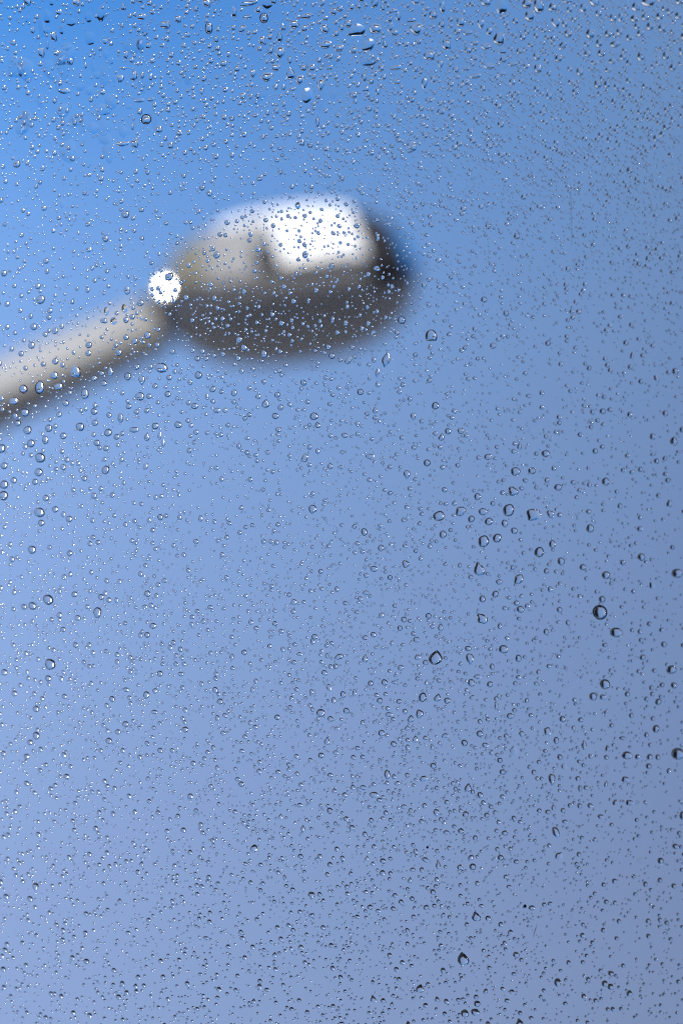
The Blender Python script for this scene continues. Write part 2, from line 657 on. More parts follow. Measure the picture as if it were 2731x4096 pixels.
def outline(kind, seg, seed, small=False):
    """unit outline (half sizes 1), counter-clockwise"""
    r_ = random.Random(seed)
    pts = []
    p = 2.0
    amp = {'o': .05, 'r': .02, 'q': .11, 'f': .09, 'g': .09, 'G': .05}.get(kind, .03)
    if small:
        amp *= .7
    if kind == 'q':
        p = r_.choice((2.0, 2.15, 2.4))
    har = [(k, amp * r_.uniform(.4, 1.0) / (k - 1) ** .7, r_.uniform(0, 6.28)) for k in (2, 3, 4, 5)]
    sk = r_.uniform(-.28, .28) if kind == 'q' else r_.uniform(-.08, .08)
    bend = r_.uniform(-.25, .25) if kind == 'q' else 0
    for i in range(seg):
        t = 2 * math.pi * i / seg
        c, s = math.cos(t), math.sin(t)
        r = (abs(c) ** p + abs(s) ** p) ** (-1 / p)
        r *= 1 + sum(a * math.cos(k * t + ph) for k, a, ph in har)
        x, y = c * r, s * r
        if kind in ('t', 'T'):
            q = (y + 1) / 2
            x *= 1.0 - .74 * max(0, q) ** (1.5 if kind == 't' else 2.6)
            x += (.25 if seed % 2 else -.25) * max(0, q) ** 2
        elif kind == 'd':
            q = (1 - y) / 2
            x *= 1.0 - .60 * max(0, q) ** 1.8
        elif kind == 's':
            x *= 1 - .8 * abs(y) ** 1.6
            x += .35 * y
        elif kind == 'D':
            y = max(y, -.75)
            x *= 1.05 - .25 * (y + 1) / 2
        elif kind == 'G':
            x *= 1 - .75 * max(0, y) ** .8
        x += sk * y + bend * (y * y - .4)
        pts.append((x, y))
    xs = [a for a, _ in pts]; ys = [b for _, b in pts]
    cx, cyy = (max(xs) + min(xs)) / 2, (max(ys) + min(ys)) / 2
    wx, wy = (max(xs) - min(xs)) / 2, (max(ys) - min(ys)) / 2
    return [((a - cx) / wx, (b - cyy) / wy) for a, b in pts]


def drop_geom(du, dv, kind, seg, rings, seed, theta, small=False, shear=0.0):
    """a bead of water with half sizes du, dv standing on z = 0"""
    ol = outline(kind, seg, seed, small)
    R = min(du, dv) * (1.0 if max(du, dv) < 1.5 * min(du, dv) else 1.12)
    st, ct = math.sin(theta), math.cos(theta)
    sag = -0.10 * dv
    vs = [(0, sag, (1 - ct) / st * R)]
    for i in range(1, rings + 1):
        a = theta * i / rings
        rho = math.sin(a) / st
        z = (math.cos(a) - ct) / st * R
        for x, y in ol:
            vs.append((x * du * rho, y * dv * rho + sag * (1 - rho * rho), z))
    top = len(vs)
    for x, y in ol:
        vs.append((x * du, y * dv, 0.0))
    fs = [(0, 1 + k, 1 + (k + 1) % seg) for k in range(seg)]
    for i in range(rings - 1):
        a, b = 1 + i * seg, 1 + (i + 1) * seg
        for k in range(seg):
            k2 = (k + 1) % seg
            fs.append((a + k, b + k, b + k2, a + k2))
    fs.append(tuple(top + k for k in range(seg))[::-1])
    if ZS < 0:
        fs = [f[::-1] for f in fs]
    vs = [(x, y, ZS * (z + GAP)) for x, y, z in vs]
    return vs, fs


DROPS = []
for e in '''1431,127,67,47,g;2398,2447,56,56,r;1744,2627,52,55,T;2135,2059,55,45,q;429,558,49,49,f;1478,187,49,49,g;1668,1
25,49,49,d;1998,163,47,51,q;1233,388,40,58,g;2007,33,40,58,g;1919,2273,43,53,t;2709,3010,51,44,o;1855,3827,44,
51,T;2154,33,39,56,o;1548,1441,34,63,s;384,518,45,45,f;371,161,40,49,f;201,71,36,54,f;1727,1343,45,43,D;2035,2
040,41,47,o;170,1550,36,52,r;502,531,38,49,f;1073,315,49,38,d;1126,219,38,49,d;313,1487,40,46,q;2591,18,51,36,
q;654,1473,49,37,o;1505,121,45,40,q;1936,2164,40,45,o;2120,71,39,45,q;2464,2527,48,36,o;1758,2063,45,38,o;1719
,228,42,40,q;212,2654,39,42,o;2223,100,36,45,d;1169,299,33,49,t;1075,22,40,40,f;1930,2472,40,39,q;1307,185,47,
33,o;594,483,39,39,r;204,2397,39,39,o;169,2049,41,36,o;1004,22,67,22,q;2108,22,38,38,o;2418,2733,38,38,o;1788,
185,32,45,q;1845,2045,40,36,q;2053,1964,39,36,q;2156,2207,36,39,o;364,74,31,45,f;279,192,45,31,f;2705,2292,41,
34,o;172,1831,37,37,o;2375,16,38,36,q;2075,2315,36,38,q;843,121,29,45,r;1287,346,29,45,d;1650,589,36,36,q;25,1
982,36,36,o;1204,326,35,37,d;1907,3657,34,38,t;1881,2633,30,43,d;1062,80,32,40,r;399,2448,31,41,o;670,107,38,3
3,q;1184,105,38,33,q;2359,143,33,38,o;297,96,40,31,f;333,353,40,31,f;1233,71,49,25,q;2081,4083,33,37,t;2683,26
75,38,32,o;2056,2996,32,38,G;2207,3113,26,46,d;2223,3322,29,41,q;2506,3016,41,29,o;1303,123,33,36,q;1338,384,3
1,38,f;1844,96,31,38,o;350,1577,29,40,o;173,1202,34,34,o;568,1587,36,32,o;2063,1886,36,32,o;1055,170,31,36,q;2
210,36,31,36,t;2540,36,31,36,q;547,578,29,38,q;834,22,33,33,q;1945,16,33,33,q;16,1795,33,33,o;1989,2151,33,33,
o;105,1557,32,34,o;225,154,27,40,q;176,219,27,40,q;545,310,27,40,q;1503,20,27,40,q;1925,103,27,40,d;1947,194,4
0,27,q;1693,2785,30,36,o;500,580,49,22,q;1682,3945,32,33,T;2014,2594,34,31,o;2152,281,30,35,o;1108,277,36,29,q
;1361,199,36,29,o;68,1605,36,29,o;1701,337,22,47,q;2560,232,27,38,t;121,1722,32,32,o;28,1938,32,32,o;317,18,31
,33,q;1338,54,33,31,q;1735,67,31,33,o;1958,272,40,25,q;2459,184,40,25,o;268,371,45,22,q;1771,38,22,45,q;1256,2
036,30,33,q;2692,1765,29,34,q;1681,2852,29,34,q;1579,138,36,27,q;368,371,31,31,f;977,123,31,31,q;330,1708,31,3
1,o;166,1889,31,31,o;227,1503,32,30,o;1287,2848,32,30,o;2250,190,29,33,q;432,1880,29,33,o;1068,1615,29,33,t;12
24,1832,29,33,q;1903,4040,34,28,o;2332,40,25,38,o;576,1523,26,36,d;1861,4044,31,30,o;684,1111,32,29,o;1261,166
6,32,29,o;1022,3388,29,32,q;1124,154,22,42,t;245,1547,33,28,o;577,75,35,26,o;1017,301,25,36,d;1583,277,45,20,q
;1904,310,45,20,q;112,1652,30,30,o;139,2198,30,30,o;2201,2055,30,30,q;1500,3175,36,25,q;121,16,29,31,q;1418,20
8,31,29,q;2535,83,31,29,o;2636,74,31,29,o;2598,114,29,31,o;2390,344,29,31,o;1956,2085,31,29,o;2359,2112,29,31,
o;2422,2299,31,29,o;2230,3922,26,34,o;2268,11,40,22,o;1609,1283,30,29,o;135,1774,29,30,o;1398,1444,30,29,q;242
1,1926,29,30,o;2432,3067,29,30,f;1933,2046,33,26,o;1873,3144,26,33,t;1552,3093,23,37,o;1630,1899,25,34,d;643,5
23,29,29,o;1666,13,29,29,q;2272,142,29,29,o;2404,219,29,29,o;2234,241,29,29,o;442,1731,29,29,o;141,2421,29,29,
o;1626,2254,29,29,q;2563,2227,29,29,o;943,56,20,42,q;2371,2782,28,30,o;491,321,27,31,q;1225,121,31,27,q;1396,1
03,27,31,o;2009,210,31,27,g;1766,451,31,27,q;2714,13,31,27,o;2451,80,27,31,o;2660,230,27,31,o;2183,1815,32,26,
o;1721,406,33,25,q;2395,181,25,33,o;1251,277,28,29,o;2319,295,27,30,o;2189,2921,25,32,q;433,223,22,36,f;1764,2
63,22,36,d;79,662,28,28,o;511,862,28,28,o;206,1714,28,28,o;801,1502,28,28,o;1744,1624,28,28,o;2235,3417,28,28,
g;720,85,27,29,q;2431,143,27,29,o;2147,234,27,29,o;517,1165,23,34,q;508,1237,23,34,f;1686,2410,23,34,f;1359,26
23,34,23,q;2727,3257,23,34,o;2560,3433,34,23,f;520,1508,26,30,o;1774,2137,26,30,o;2244,2245,26,30,o;1751,2786,
26,30,t;1251,3575,26,30,d;545,1720,37,21,o;571,9,31,25,q;901,261,31,25,o;1294,20,25,31,q;2014,246,31,25,q;2050
,333,25,31,q;2335,2976,20,38,q;1418,386,28,27,o;2578,78,28,27,o;491,1673,21,36,o;465,1286,26,29,f;2082,2435,29
,26,o;1886,2728,26,29,o;2621,2911,26,29,o;2209,2175,25,30,o;1484,1827,34,22,q;192,1760,23,32,o;154,3540,23,32,
d;292,254,27,27,q;199,129,27,27,f;455,250,27,27,f;1039,47,27,27,q;1873,208,27,27,q;2710,71,27,27,o;2643,121,27
,27,o;2477,136,27,27,o;2687,277,27,27,o;1958,132,22,33,o;400,308,29,25,f;1086,210,25,29,q;2560,141,29,25,o;235
0,223,29,25,o;2426,344,25,29,o;599,1343,25,29,o;2128,1883,29,25,o;2231,1949,29,25,o;384,272,18,40,f;1574,51,36
,20,q;1460,315,20,36,o;452,1489,20,36,q;1498,3986,23,31,t;2500,3112,32,22,q;720,1700,28,25,o;156,2938,25,28,o;
1645,2870,25,28,t;1461,2127,24,29,o;1463,2630,21,33,t;1698,3110,30,23,q;1596,74,18,38,q;1755,3451,18,38,t;1820
,47,31,22,q;1900,179,31,22,o;2723,212,22,31,o;436,1249,20,34,f;1513,1492,17,40,s;2517,686,26,26,o;145,1310,26,
26,o;28,1863,26,26,o;1711,1852,26,26,o;1218,277,25,27,o;1503,301,25,27,d;2393,62,25,27,o;2515,158,25,27,o;874,
1024,24,28,o;596,1747,21,32,t;1911,1986,24,28,o;2698,1488,24,28,o;594,2776,24,28,o;1312,2959,21,32,t;1768,107,
23,29,o;258,821,23,29,f;1767,1748,23,29,t;1062,1418,23,29,o;1953,1828,29,23,o;1539,2378,23,29,f;2019,2093,23,2
9,o;513,228,20,33,d;1873,138,33,20,o;2007,301,33,20,q;1226,1022,22,30,o;2042,2860,30,22,o;1864,335,26,25,o;212
1,1724,25,26,f;1628,2207,26,25,f;1887,2075,25,26,o;2057,2122,26,25,o;1565,116,18,36,q;1650,89,36,18,g;1686,241
,18,36,f;2051,263,36,18,o;1529,279,23,28,o;2196,391,23,28,o;786,1625,28,23,o;2462,3204,28,23,q;567,408,40,16,q
;1274,493,16,40,q;1138,116,22,29,t;1900,239,29,22,o;1942,400,29,22,q;2448,252,29,22,o;1196,827,22,29,g;2674,20
14,22,29,o;1747,3245,22,29,d;2623,1517,21,30,q;2301,373,25,25,o;2078,212,25,25,o;571,1214,25,25,o;231,1326,25,
25,o;137,1384,25,25,o;365,1382,25,25,o;232,1447,25,25,o;273,1614,25,25,o;386,1647,25,25,o;263,1744,25,25,o;629
,1705,25,25,o;194,1992,25,25,o;983,1392,25,25,o;1744,1563,25,25,f;176,2091,25,25,o;287,2075,25,25,o;29,2686,25
,25,o;155,2831,25,25,o;1892,3460,25,25,o;1107,1665,26,24,o;598,2373,24,26,o;1527,2191,24,26,o;1982,2374,24,26,
o;1931,2393,24,26,o;1920,2930,26,24,o;2517,3964,26,24,q;954,281,23,27,o;504,36,20,31,t;527,433,31,20,f;1543,18
5,20,31,t;2091,156,22,28,o;1499,2274,28,22,o;2074,2630,22,28,o;1844,1724,25,24,o;2407,2395,24,25,o;1529,2928,2
4,25,o;1859,2967,24,25,o;2630,2804,24,25,o;2517,3205,30,20,q;2640,3437,24,25,o;431,959,23,26,o;620,2501,26,23,
o;248,57,27,22,o;567,453,22,27,o;603,190,22,27,q;1307,79,27,22,o;1100,11,22,27,o;1677,174,27,22,o;1824,286,22,
27,o;1590,333,27,22,q;1650,404,22,27,q;2062,92,22,27,o;2480,78,18,33,o;2285,335,27,22,o;844,778,21,28,o;874,16
43,28,21,o;1320,2747,21,28,q;1705,3433,28,21,q;1864,281,29,20,q;1735,324,20,29,o;425,1286,29,20,q;1655,1666,20
,29,o;1764,2508,20,29,o;1144,3720,20,29,f;995,76,36,16,q;28,1097,24,24,o;1044,718,24,24,q;2068,948,24,24,o;83,
1694,24,24,o;389,1692,24,24,o;66,1921,24,24,o;397,1772,24,24,o;679,1578,24,24,o;548,1366,24,24,o;1445,1569,24,
24,o;2078,1783,18,32,t;231,2037,24,24,o;445,2959,24,24,o;1541,2726,24,24,o;1864,3252,24,24,o;1910,4006,24,24,o
;2441,3938,24,24,o;1365,42,23,25,o;963,1362,25,23,o;1973,1385,25,23,o;2608,1747,23,25,o;2330,2267,25,23,o;511,
2892,25,23,o;748,2914,25,23,o;1637,4087,23,25,t;2418,3925,25,23,o;2147,362,22,26,o;485,1412,22,26,o;943,1573,2
2,26,o;1669,2556,26,22,q;2065,3810,26,22,o;823,321,21,27,o;2277,47,21,27,o;1646,607,33,17,q;591,1865,20,28,q;2
224,2958,20,28,o;467,321,18,31,f;858,1558,23,24,o;1181,2406,23,24,q;887,2802,24,23,o;1790,2799,23,24,o;2250,28
72,24,23,o;2596,3024,23,24,o;2433,287,29,19,o;756,147,25,22,q;908,366,25,22,o;1561,85,22,25,q;1467,362,25,22,g
;2043,3724,22,25,g;2216,478,26,21,q;2606,2339,21,26,g;219,16,20,27,f;1323,277,27,20,o;1409,36,20,27,o;1686,440
,20,27,o;420,375,23,23,o;1132,1296,23,23,o;1937,1201,23,23,o;2025,1256,23,23,o;363,1414,23,23,o;152,1927,23,23
,o;263,1869,23,23,o;425,1535,23,23,o;556,1469,23,23,o;385,1982,23,23,o;1331,1425,23,23,o;1794,1726,23,23,o;121
9,1532,23,23,o;414,2386,23,23,o;204,2710,23,23,o;1389,2839,23,23,o;1577,2972,23,23,o;1735,3059,23,23,o;2692,27
38,23,23,o;1276,1700,22,24,t;1324,3237,22,24,o;1922,3175,22,24,o;2442,3886,24,22,q;1356,241,21,25,o;1933,359,2
1,25,o;1948,821,21,25,g;321,2469,25,21,o;1663,2953,21,25,q;1942,2977,25,21,q;2410,2785,25,21,o;1884,3425,21,25
,q;872,165,18,29,o;1370,118,18,29,o;814,373,18,29,d;2377,257,29,18,o;1784,2938,29,18,q;367,1002,26,20,q;1376,2
775,20,26,o;2550,3023,26,20,q;921,225,19,27,d;1111,449,19,27,o;1806,239,27,19,o;1663,283,19,27,o;2526,1425,16,
32,q;2105,271,23,22,o;2513,330,22,23,o;1606,2668,22,23,q;458,2792,22,23,o;1522,2799,22,23,o;1389,3271,23,22,q;
1960,2734,22,23,o;1845,3318,23,22,o;2256,3061,22,23,g;513,1282,21,24,o;2409,1646,24,21,o;649,2068,21,24,o;1263
,2544,24,21,o;2011,3083,24,21,o;2430,2988,21,24,t;1533,3485,21,24,o;850,250,20,25,o;1108,355,20,25,o;1538,458,
20,25,f;2453,411,20,25,o;2435,565,20,25,o;1504,1642,20,25,t;1997,2326,25,20,o;2020,3326,25,20,o;2698,3379,25,2
0,o;2127,3624,25,20,o;2287,3657,20,25,f;614,404,31,16,q;1164,248,16,31,o;1026,467,29,17,o;1514,373,17,29,o;155
9,2854,29,17,o;1911,2703,29,17,o;121,83,18,27,f;1024,136,27,18,o;1708,41,27,18,o;237,220,22,22,o;616,56,22,22,
q;692,228,22,22,o;618,250,22,22,o;910,571,22,22,o;829,596,22,22,o;1889,25,22,22,o;1643,259,22,22,o;1804,344,22
,22,o;1806,469,22,22,o;1748,580,22,22,g;2654,42,22,22,o;2169,458,22,22,o;14,805,22,22,o;413,719,22,22,o;816,75
6,22,22,o;195,1047,22,22,o;162,1148,22,22,o;476,1748,22,22,o;513,1351,22,22,o;610,1469,22,22,o;697,1409,22,22,
o;387,1514,22,22,o;524,1626,22,22,o;1115,1580,22,22,o;2517,1659,22,22,o;2658,1654,22,22,o;60,2236,22,22,o;597,
2537,22,22,o;248,2458,22,22,o;308,2375,22,22,o;648,2691,22,22,o;69,2770,22,22,o;1289,3017,22,22,o;132,3588,22,
22,o;2003,3424,22,22,o;722,259,23,21,o;2346,185,23,21,o;1128,1631,21,23,o;1716,2461,23,21,o;1672,2626,23,21,q;
2568,2626,23,21,o;1326,2871,23,21,o;1411,3306,21,23,o;1842,3462,23,21,o;1431,907,24,20,o;1331,1068,20,24,o;646
,1742,15,32,q;1874,2591,24,20,o;868,2756,20,24,o;2086,2932,20,24,d;1904,482,19,25,o;2498,364,25,19,o;2143,150,
19,25,o;1774,3875,18,26,d;1986,2819,15,31,q;612,315,16,29,o;1175,362,29,16,o;1438,33,21,22,o;2522,388,22,21,o;
1618,2476,21,22,o;983,2607,21,22,o;1302,2688,22,21,o;1486,2730,21,22,o;2592,3060,22,21,o;1535,3438,22,21,o;173
4,3561,21,22,o;1511,1078,23,20,g;1324,1865,20,23,o;1119,1719,23,20,q;2557,2114,23,20,o;2184,2524,20,23,o;481,2
923,23,20,o;768,1530,18,25,o;1433,1697,18,25,d;1468,2369,25,18,q;1339,2798,18,25,o;1456,3145,25,18,o;1787,3324
,25,18,o;1216,3307,18,25,t;2401,3261,25,18,o;660,1772,14,32,q;1422,2768,16,28,q;1140,422,17,26,o;1698,1145,17,
26,q;65,179,21,21,o;607,22,21,21,o;2663,446,21,21,o;301,640,21,21,o;538,1270,21,21,o;753,1194,21,21,o;187,837,
21,21,o;916,894,21,21,o;1727,903,21,21,o;1180,1208,21,21,o;2148,616,21,21,o;2095,792,21,21,o;1854,840,21,21,o;
1952,910,21,21,o;2233,609,21,21,o;96,1417,21,21,o;247,1659,21,21,o;433,1794,21,21,o;684,1512,21,21,o;347,1914,
21,21,o;1039,1587,21,21,o;1318,1391,21,21,o;2191,1375,21,21,o;2519,1470,21,21,o;2501,1373,21,21,o;107,2425,21,
21,o;289,2211,21,21,o;444,2398,21,21,o;1530,2459,21,21,q;2237,2437,21,21,o;2652,2575,21,21,o;131,2965,21,21,o;
118,3021,21,21,o;26,3009,21,21,o;276,3101,21,21,o;649,2997,21,21,o;769,3179,21,21,o;36,3579,21,21,o;356,3837,2
1,21,o;485,3979,21,21,o;742,190,22,20,o;1383,74,22,20,o;1280,248,20,22,o;934,480,20,22,o;1057,554,20,22,q;1804
,85,20,22,o;1596,181,20,22,o;1621,288,22,20,o;1853,382,20,22,o;1538,315,20,22,o;2176,129,22,20,o;1382,1742,22,
20,o;1499,1336,20,22,f;1411,2400,22,20,f;2239,3024,20,22,o;1484,3621,22,20,o;1752,3988,20,22,t;835,1587,15,29,
q;143,130,16,27,o;1127,692,18,24,o;1514,1538,18,24,t;1969,2663,18,24,o;1534,40,17,25,t;625,2844,25,17,o;513,27
55,25,17,o;1433,346,21,20,o;1882,529,20,21,o;2129,426,21,20,o;1515,953,15,28,q;1722,1389,15,28,t;2379,1805,20,
21,o;313,2577,20,21,o;791,2165,21,20,o;712,2652,20,21,t;1497,2536,20,21,o;1704,2647,20,21,o;2066,2410,21,20,o;
2185,2282,20,21,o;1114,2865,20,21,o;1383,3174,21,20,o;972,3131,21,20,o;1948,3255,20,21,o;2359,3218,20,21,o;132
5,3452,20,21,o;1707,3622,21,20,q;1208,3781,20,21,q;1953,3666,21,20,o;2049,3959,21,20,g;2080,415,19,22,o;1335,1
282,16,26,o;809,2073,16,26,o;1038,1002,23,18,q;2270,1079,18,23,o;2589,1039,17,24,o;934,2624,17,24,o;1891,2786,
24,17,o;578,308,16,25,o;536,248,20,20,o;776,114,20,20,o;818,170,20,20,q;845,192,20,20,o;709,415,20,20,o;861,58
3,20,20,o;1829,315,25,16,o;1489,403,20,20,o;1554,507,20,20,o;2337,560,20,20,o;2187,156,20,20,o;2060,152,20,20,
o;2294,87,20,20,o;2415,38,20,20,o;2495,210,20,20,o;574,843,20,20,o;362,900,20,20,o;5,1217,20,20,o;40,1219,20,2
0,o;210,1246,20,20,o;206,1272,20,20,o;1592,735,20,20,q;1476,1101,20,20,o;1754,1045,20,20,q;2545,723,20,20,o;27
06,880,20,20,o;2313,1249,20,20,o;2286,1249,20,20,o;191,1340,20,20,o;184,1458,20,20,o;604,1586,20,20,o;629,1545
,20,20,o;797,1437,20,20,o;416,1495,20,20,o;554,1649,20,20,o;595,1644,20,20,o;446,1661,20,20,o;459,1980,20,20,o
;791,1729,20,20,o;278,1840,20,20,o;1720,1523,20,20,o;1780,1959,20,20,o;1121,1484,20,20,o;959,1435,20,20,o;2236
,1669,20,20,o;2428,1461,20,20,o;2725,1719,20,20,o;2623,1844,20,20,o;267,2306,20,20,o;263,2515,20,20,o;1105,249
2,20,20,o;2489,2249,20,20,o;2000,2501,16,25,o;118,3128,20,20,o;268,2782,20,20,o;781,3048,20,20,o;741,3314,20,2
0,o;2507,2773,20,20,o;2422,3131,16,25,q;2310,3110,20,20,o;2259,3281,25,16,o;2000,3036,20,20,o;32,3792,20,20,o;
25,3868,20,20,o;1207,3419,20,20,o;1642,3513,16,25,t;2456,3518,20,20,o;2692,3537,20,20,o;433,174,18,22,q;1280,9
6,22,18,o;1008,393,18,22,d;1356,467,22,18,o;2553,487,22,18,o;666,2321,22,18,o;2200,2355,18,22,o;1599,2802,22,1
8,o;2322,2875,22,18,o;962,1785,17,23,o;2439,1640,23,17,o;1592,3128,23,17,q;1618,3221,23,17,o;1127,3260,17,23,t
;2192,3242,23,17,o;2030,3993,23,17,q;1570,2569,15,26,s;2319,3149,15,26,o;1368,1869,24,16,o;1685,2230,16,24,t;7
47,616,18,21,o;729,2594,18,21,o;1347,2662,18,21,o;2353,2046,21,18,o;392,3308,18,21,o;1622,2842,18,21,o;1520,31
95,21,18,o;2628,3024,18,21,o;2280,3217,21,18,o;1607,3601,18,21,o;1251,3654,21,18,q;540,511,13,29,q;1731,2983,1
5,25,q;1211,529,17,22,o;1275,1806,17,22,o;1243,1789,17,22,o;973,1485,17,22,t;1365,1439,17,22,t;2336,1624,22,17
,o;571,2294,17,22,o;731,2693,22,17,o;2075,2706,22,17,o;2672,3079,17,22,o;2339,1142,16,23,o;2431,811,23,16,o;58
8,2425,23,16,o;1255,2563,16,23,o;2488,2948,28,13,o;1145,3505,14,26,q;123,379,19,19,o;29,358,19,19,o;754,58,19,
19,o;785,179,19,19,o;1871,415,19,19,o;1418,290,19,19,o;201,187,10,36,q;150,480,20,18,o;1804,112,20,18,q;1409,4
55,18,20,o;1287,2284,18,20,o;1603,2510,18,20,o;1464,2548,20,18,o;1016,2755,15,24,o;1325,3095,20,18,o;1118,3083
,20,18,o;1417,3025,18,20,o;1787,3996,18,20,o;2065,3440,20,18,o;658,190,21,17,o;1642,1596,17,21,o;2292,1929,21,
17,o;1347,3006,21,17,q;1204,3215,21,17,o;2583,2935,17,21,o;1653,3472,21,17,o;1690,3473,17,21,o;2003,3690,17,21
,o;1943,3956,17,21,q;874,315,16,22,t;1499,1441,16,22,o;2115,1585,22,16,o;1352,2355,16,22,o;1137,2595,16,22,o;1
722,2183,16,22,o;2418,2577,22,16,o;860,2987,16,22,o;957,3112,22,16,o;2213,3225,16,22,o;504,279,27,13,q;1707,27
26,15,23,t;847,3646,15,23,o;1570,589,19,18,o;1316,538,17,20,o;1447,493,17,20,o;2302,1211,17,20,o;994,1811,17,2
0,o;1076,1810,20,17,o;1018,1477,17,20,o;824,1014,16,21,o;2101,721,24,14,o;1089,2165,21,16,o;2028,2551,16,21,d;
548,3242,16,21,o;1246,3037,16,21,o;2473,3678,16,21,o;1859,1219,15,22,o;1471,3426,15,22,t;2037,3540,22,15,o;158
,76,18,18,o;138,507,18,18,o;529,72,18,18,o;627,426,18,18,o;836,71,18,18,o;854,400,18,18,o;1091,518,18,18,o;129
6,513,18,18,o;1294,547,18,18,o;823,473,18,18,o;1467,27,18,18,o;1668,554,18,18,o;1947,451,18,18,o;541,877,18,18
,o;545,927,18,18,o;96,1186,18,18,o;642,1156,18,18,o;2377,881,18,18,o;2642,1037,18,18,o;2449,1184,18,18,o;2491,
1184,18,18,o;2652,758,18,18,o;2686,1093,18,18,o;832,1437,18,18,o;1613,1540,18,18,o;1503,1672,18,18,o;1413,1391
,18,18,o;1003,1660,18,18,o;2355,1474,18,18,o;2656,1834,18,18,o;2407,1788,18,18,o;2667,1921,18,18,o;641,2337,18
,18,o;224,2597,18,18,o;619,2119,18,18,o;382,2148,18,18,o;402,2168,18,18,o;701,2567,18,18,o;1563,2308,18,18,o;1
161,2377,18,18,o;1130,2522,18,18,o;1181,2646,18,18,o;1656,2532,18,18,o;2237,2059,18,18,o;2594,2493,18,18,o;264
3,2517,18,18,o;72,3240,18,18,o;164,3331,18,18,o;1027,2904,18,18,o;1688,3280,18,18,o;1434,2988,18,18,o;1442,317
8,18,18,g;2645,2736,18,18,o;2155,3044,18,18,o;2156,3237,18,18,o;465,3872,18,18,o;561,3481,18,18,o;1176,3552,18
,18,o;1583,3574,18,18,o;1651,3587,18,18,o;1576,3627,18,18,o;1297,3702,18,18,o;2368,3763,18,18,d;2663,3683,18,1
8,o;1254,103,19,17,o;1523,3040,14,23,q;1580,2726,23,14,o;125,330,20,16,o;1690,22,20,16,o;2101,1922,20,16,o;743
,2218,16,20,o;973,2999,20,16,o;2107,2798,16,20,o;1073,3950,20,16,o;1203,2613,21,15,o;1105,2439,15,21,t;1313,26
20,15,21,o;875,3067,15,21,o;1453,2887,15,21,o;1516,3636,21,15,o;2201,3607,21,15,o;1554,900,28,11,q;831,3744,22
,14,o;1372,4084,22,14,o;1665,2202,17,18,o;1314,3491,17,18,o;633,158,19,16,o;1721,870,15,20,o;1352,2910,20,15,o
;1577,3973,20,15,t;2056,3887,20,15,o;472,3451,14,21,o;85,357,17,17,o;259,583,17,17,o;652,38,17,17,o;565,129,17
,17,o;558,262,17,17,o;883,221,17,17,o;832,426,17,17,o;731,393,17,17,o;1258,422,17,17,o;1236,449,17,17,o;1409,5
18,17,17,o;1596,567,17,17,o;1947,567,17,17,o;2051,431,17,17,o;494,842,17,17,o;784,616,17,17,o;493,921,17,17,o;
69,1147,17,17,o;366,704,17,17,o;103,847,17,17,o;1034,1292,17,17,o;2484,691,17,17,o;2501,927,17,17,o;2336,944,1
7,17,o;2547,1022,17,17,o;2445,1054,17,17,o;2666,768,17,17,o;2256,670,17,17,o;707,1488,17,17,o;642,1320,17,17,o
;759,1683,17,17,o;235,1876,17,17,o;1306,1511,17,17,o;1563,1972,17,17,o;1266,1405,17,17,o;986,1674,17,17,o;2236
,1692,17,17,o;2388,1683,17,17,o;2318,1739,17,17,o;2607,1385,17,17,o;2010,1970,17,17,o;776,2465,17,17,o;914,214
8,17,17,o;1385,2410,17,17,o;2686,2188,17,17,o;413,2997,17,17,o;307,3314,17,17,o;697,2997,17,17,o;231,3136,17,1
7,o;214,3149,17,17,o;526,2787,17,17,o;737,2747,17,17,o;293,3061,17,17,o;439,3139,17,17,o;1454,3023,17,17,o;104
8,3554,17,17,o;1392,3540,17,17,o;1774,3651,17,17,t;1177,3712,17,17,o;1034,3670,17,17,o;1632,3713,17,17,o;2023,
3500,17,17,o;2413,3531,17,17,o;847,2426,18,16,o;1084,2581,16,18,o;2326,3346,16,18,o;1964,3221,16,18,o;1008,352
3,16,18,o;1239,1206,13,22,o;2144,1949,14,20,o;522,3723,20,14,o;1927,3616,20,14,o;1190,1098,13,21,o;1287,887,15
,18,o;2198,882,15,18,o;2457,3604,15,18,o;1570,4007,13,20,t;80,35,16,16,o;53,80,16,16,o;326,54,16,16,o;74,219,1
6,16,o;411,203,16,16,o;616,346,16,16,o;54,306,16,16,o;321,383,16,16,o;76,488,16,16,o;279,449,16,16,o;56,514,16
,16,o;580,38,16,16,o;587,145,16,16,o;812,472,16,16,o;1077,493,16,16,o;1469,567,16,16,o;778,916,16,16,o;476,125
6,16,16,o;344,663,16,16,o;1064,702,16,16,o;1514,765,16,16,o;1615,792,16,16,o;1158,868,16,16,o;1033,1054,16,16,
o;1784,834,16,16,o;2037,880,16,16,o;2052,976,16,16,o;2004,1191,16,16,o;2201,742,16,16,o;835,1732,16,16,o;769,1
744,16,16,o;784,1770,16,16,o;1663,1917,16,16,o;2100,1495,16,16,o;2058,1775,16,16,o;2145,1815,16,16,o;2362,1709
,16,16,o;2305,1988,16,16,o;761,2280,16,16,o;1015,2100,16,16,o;2526,2518,16,16,o;172,3076,16,16,o;468,3147,16,1
6,o;490,3046,16,16,o;600,3109,16,16,o;824,3029,16,16,o;1160,3053,16,16,o;1193,3089,16,16,o;2444,3293,16,16,o;2
029,3165,16,16,o;1986,3317,16,16,o;406,3452,16,16,o;807,3423,16,16,o;706,3455,16,16,o;157,3733,16,16,o;1564,34
28,16,16,o;1150,3537,16,16,o;1467,3561,16,16,o;1493,3565,16,16,o;1739,3615,16,16,o;1765,3774,16,16,o;956,3894,
16,16,o;1225,3841,16,16,o;1118,3483,16,16,o;2085,3831,16,16,o;2532,3499,16,16,o;1573,3192,11,23,t;1763,3720,18
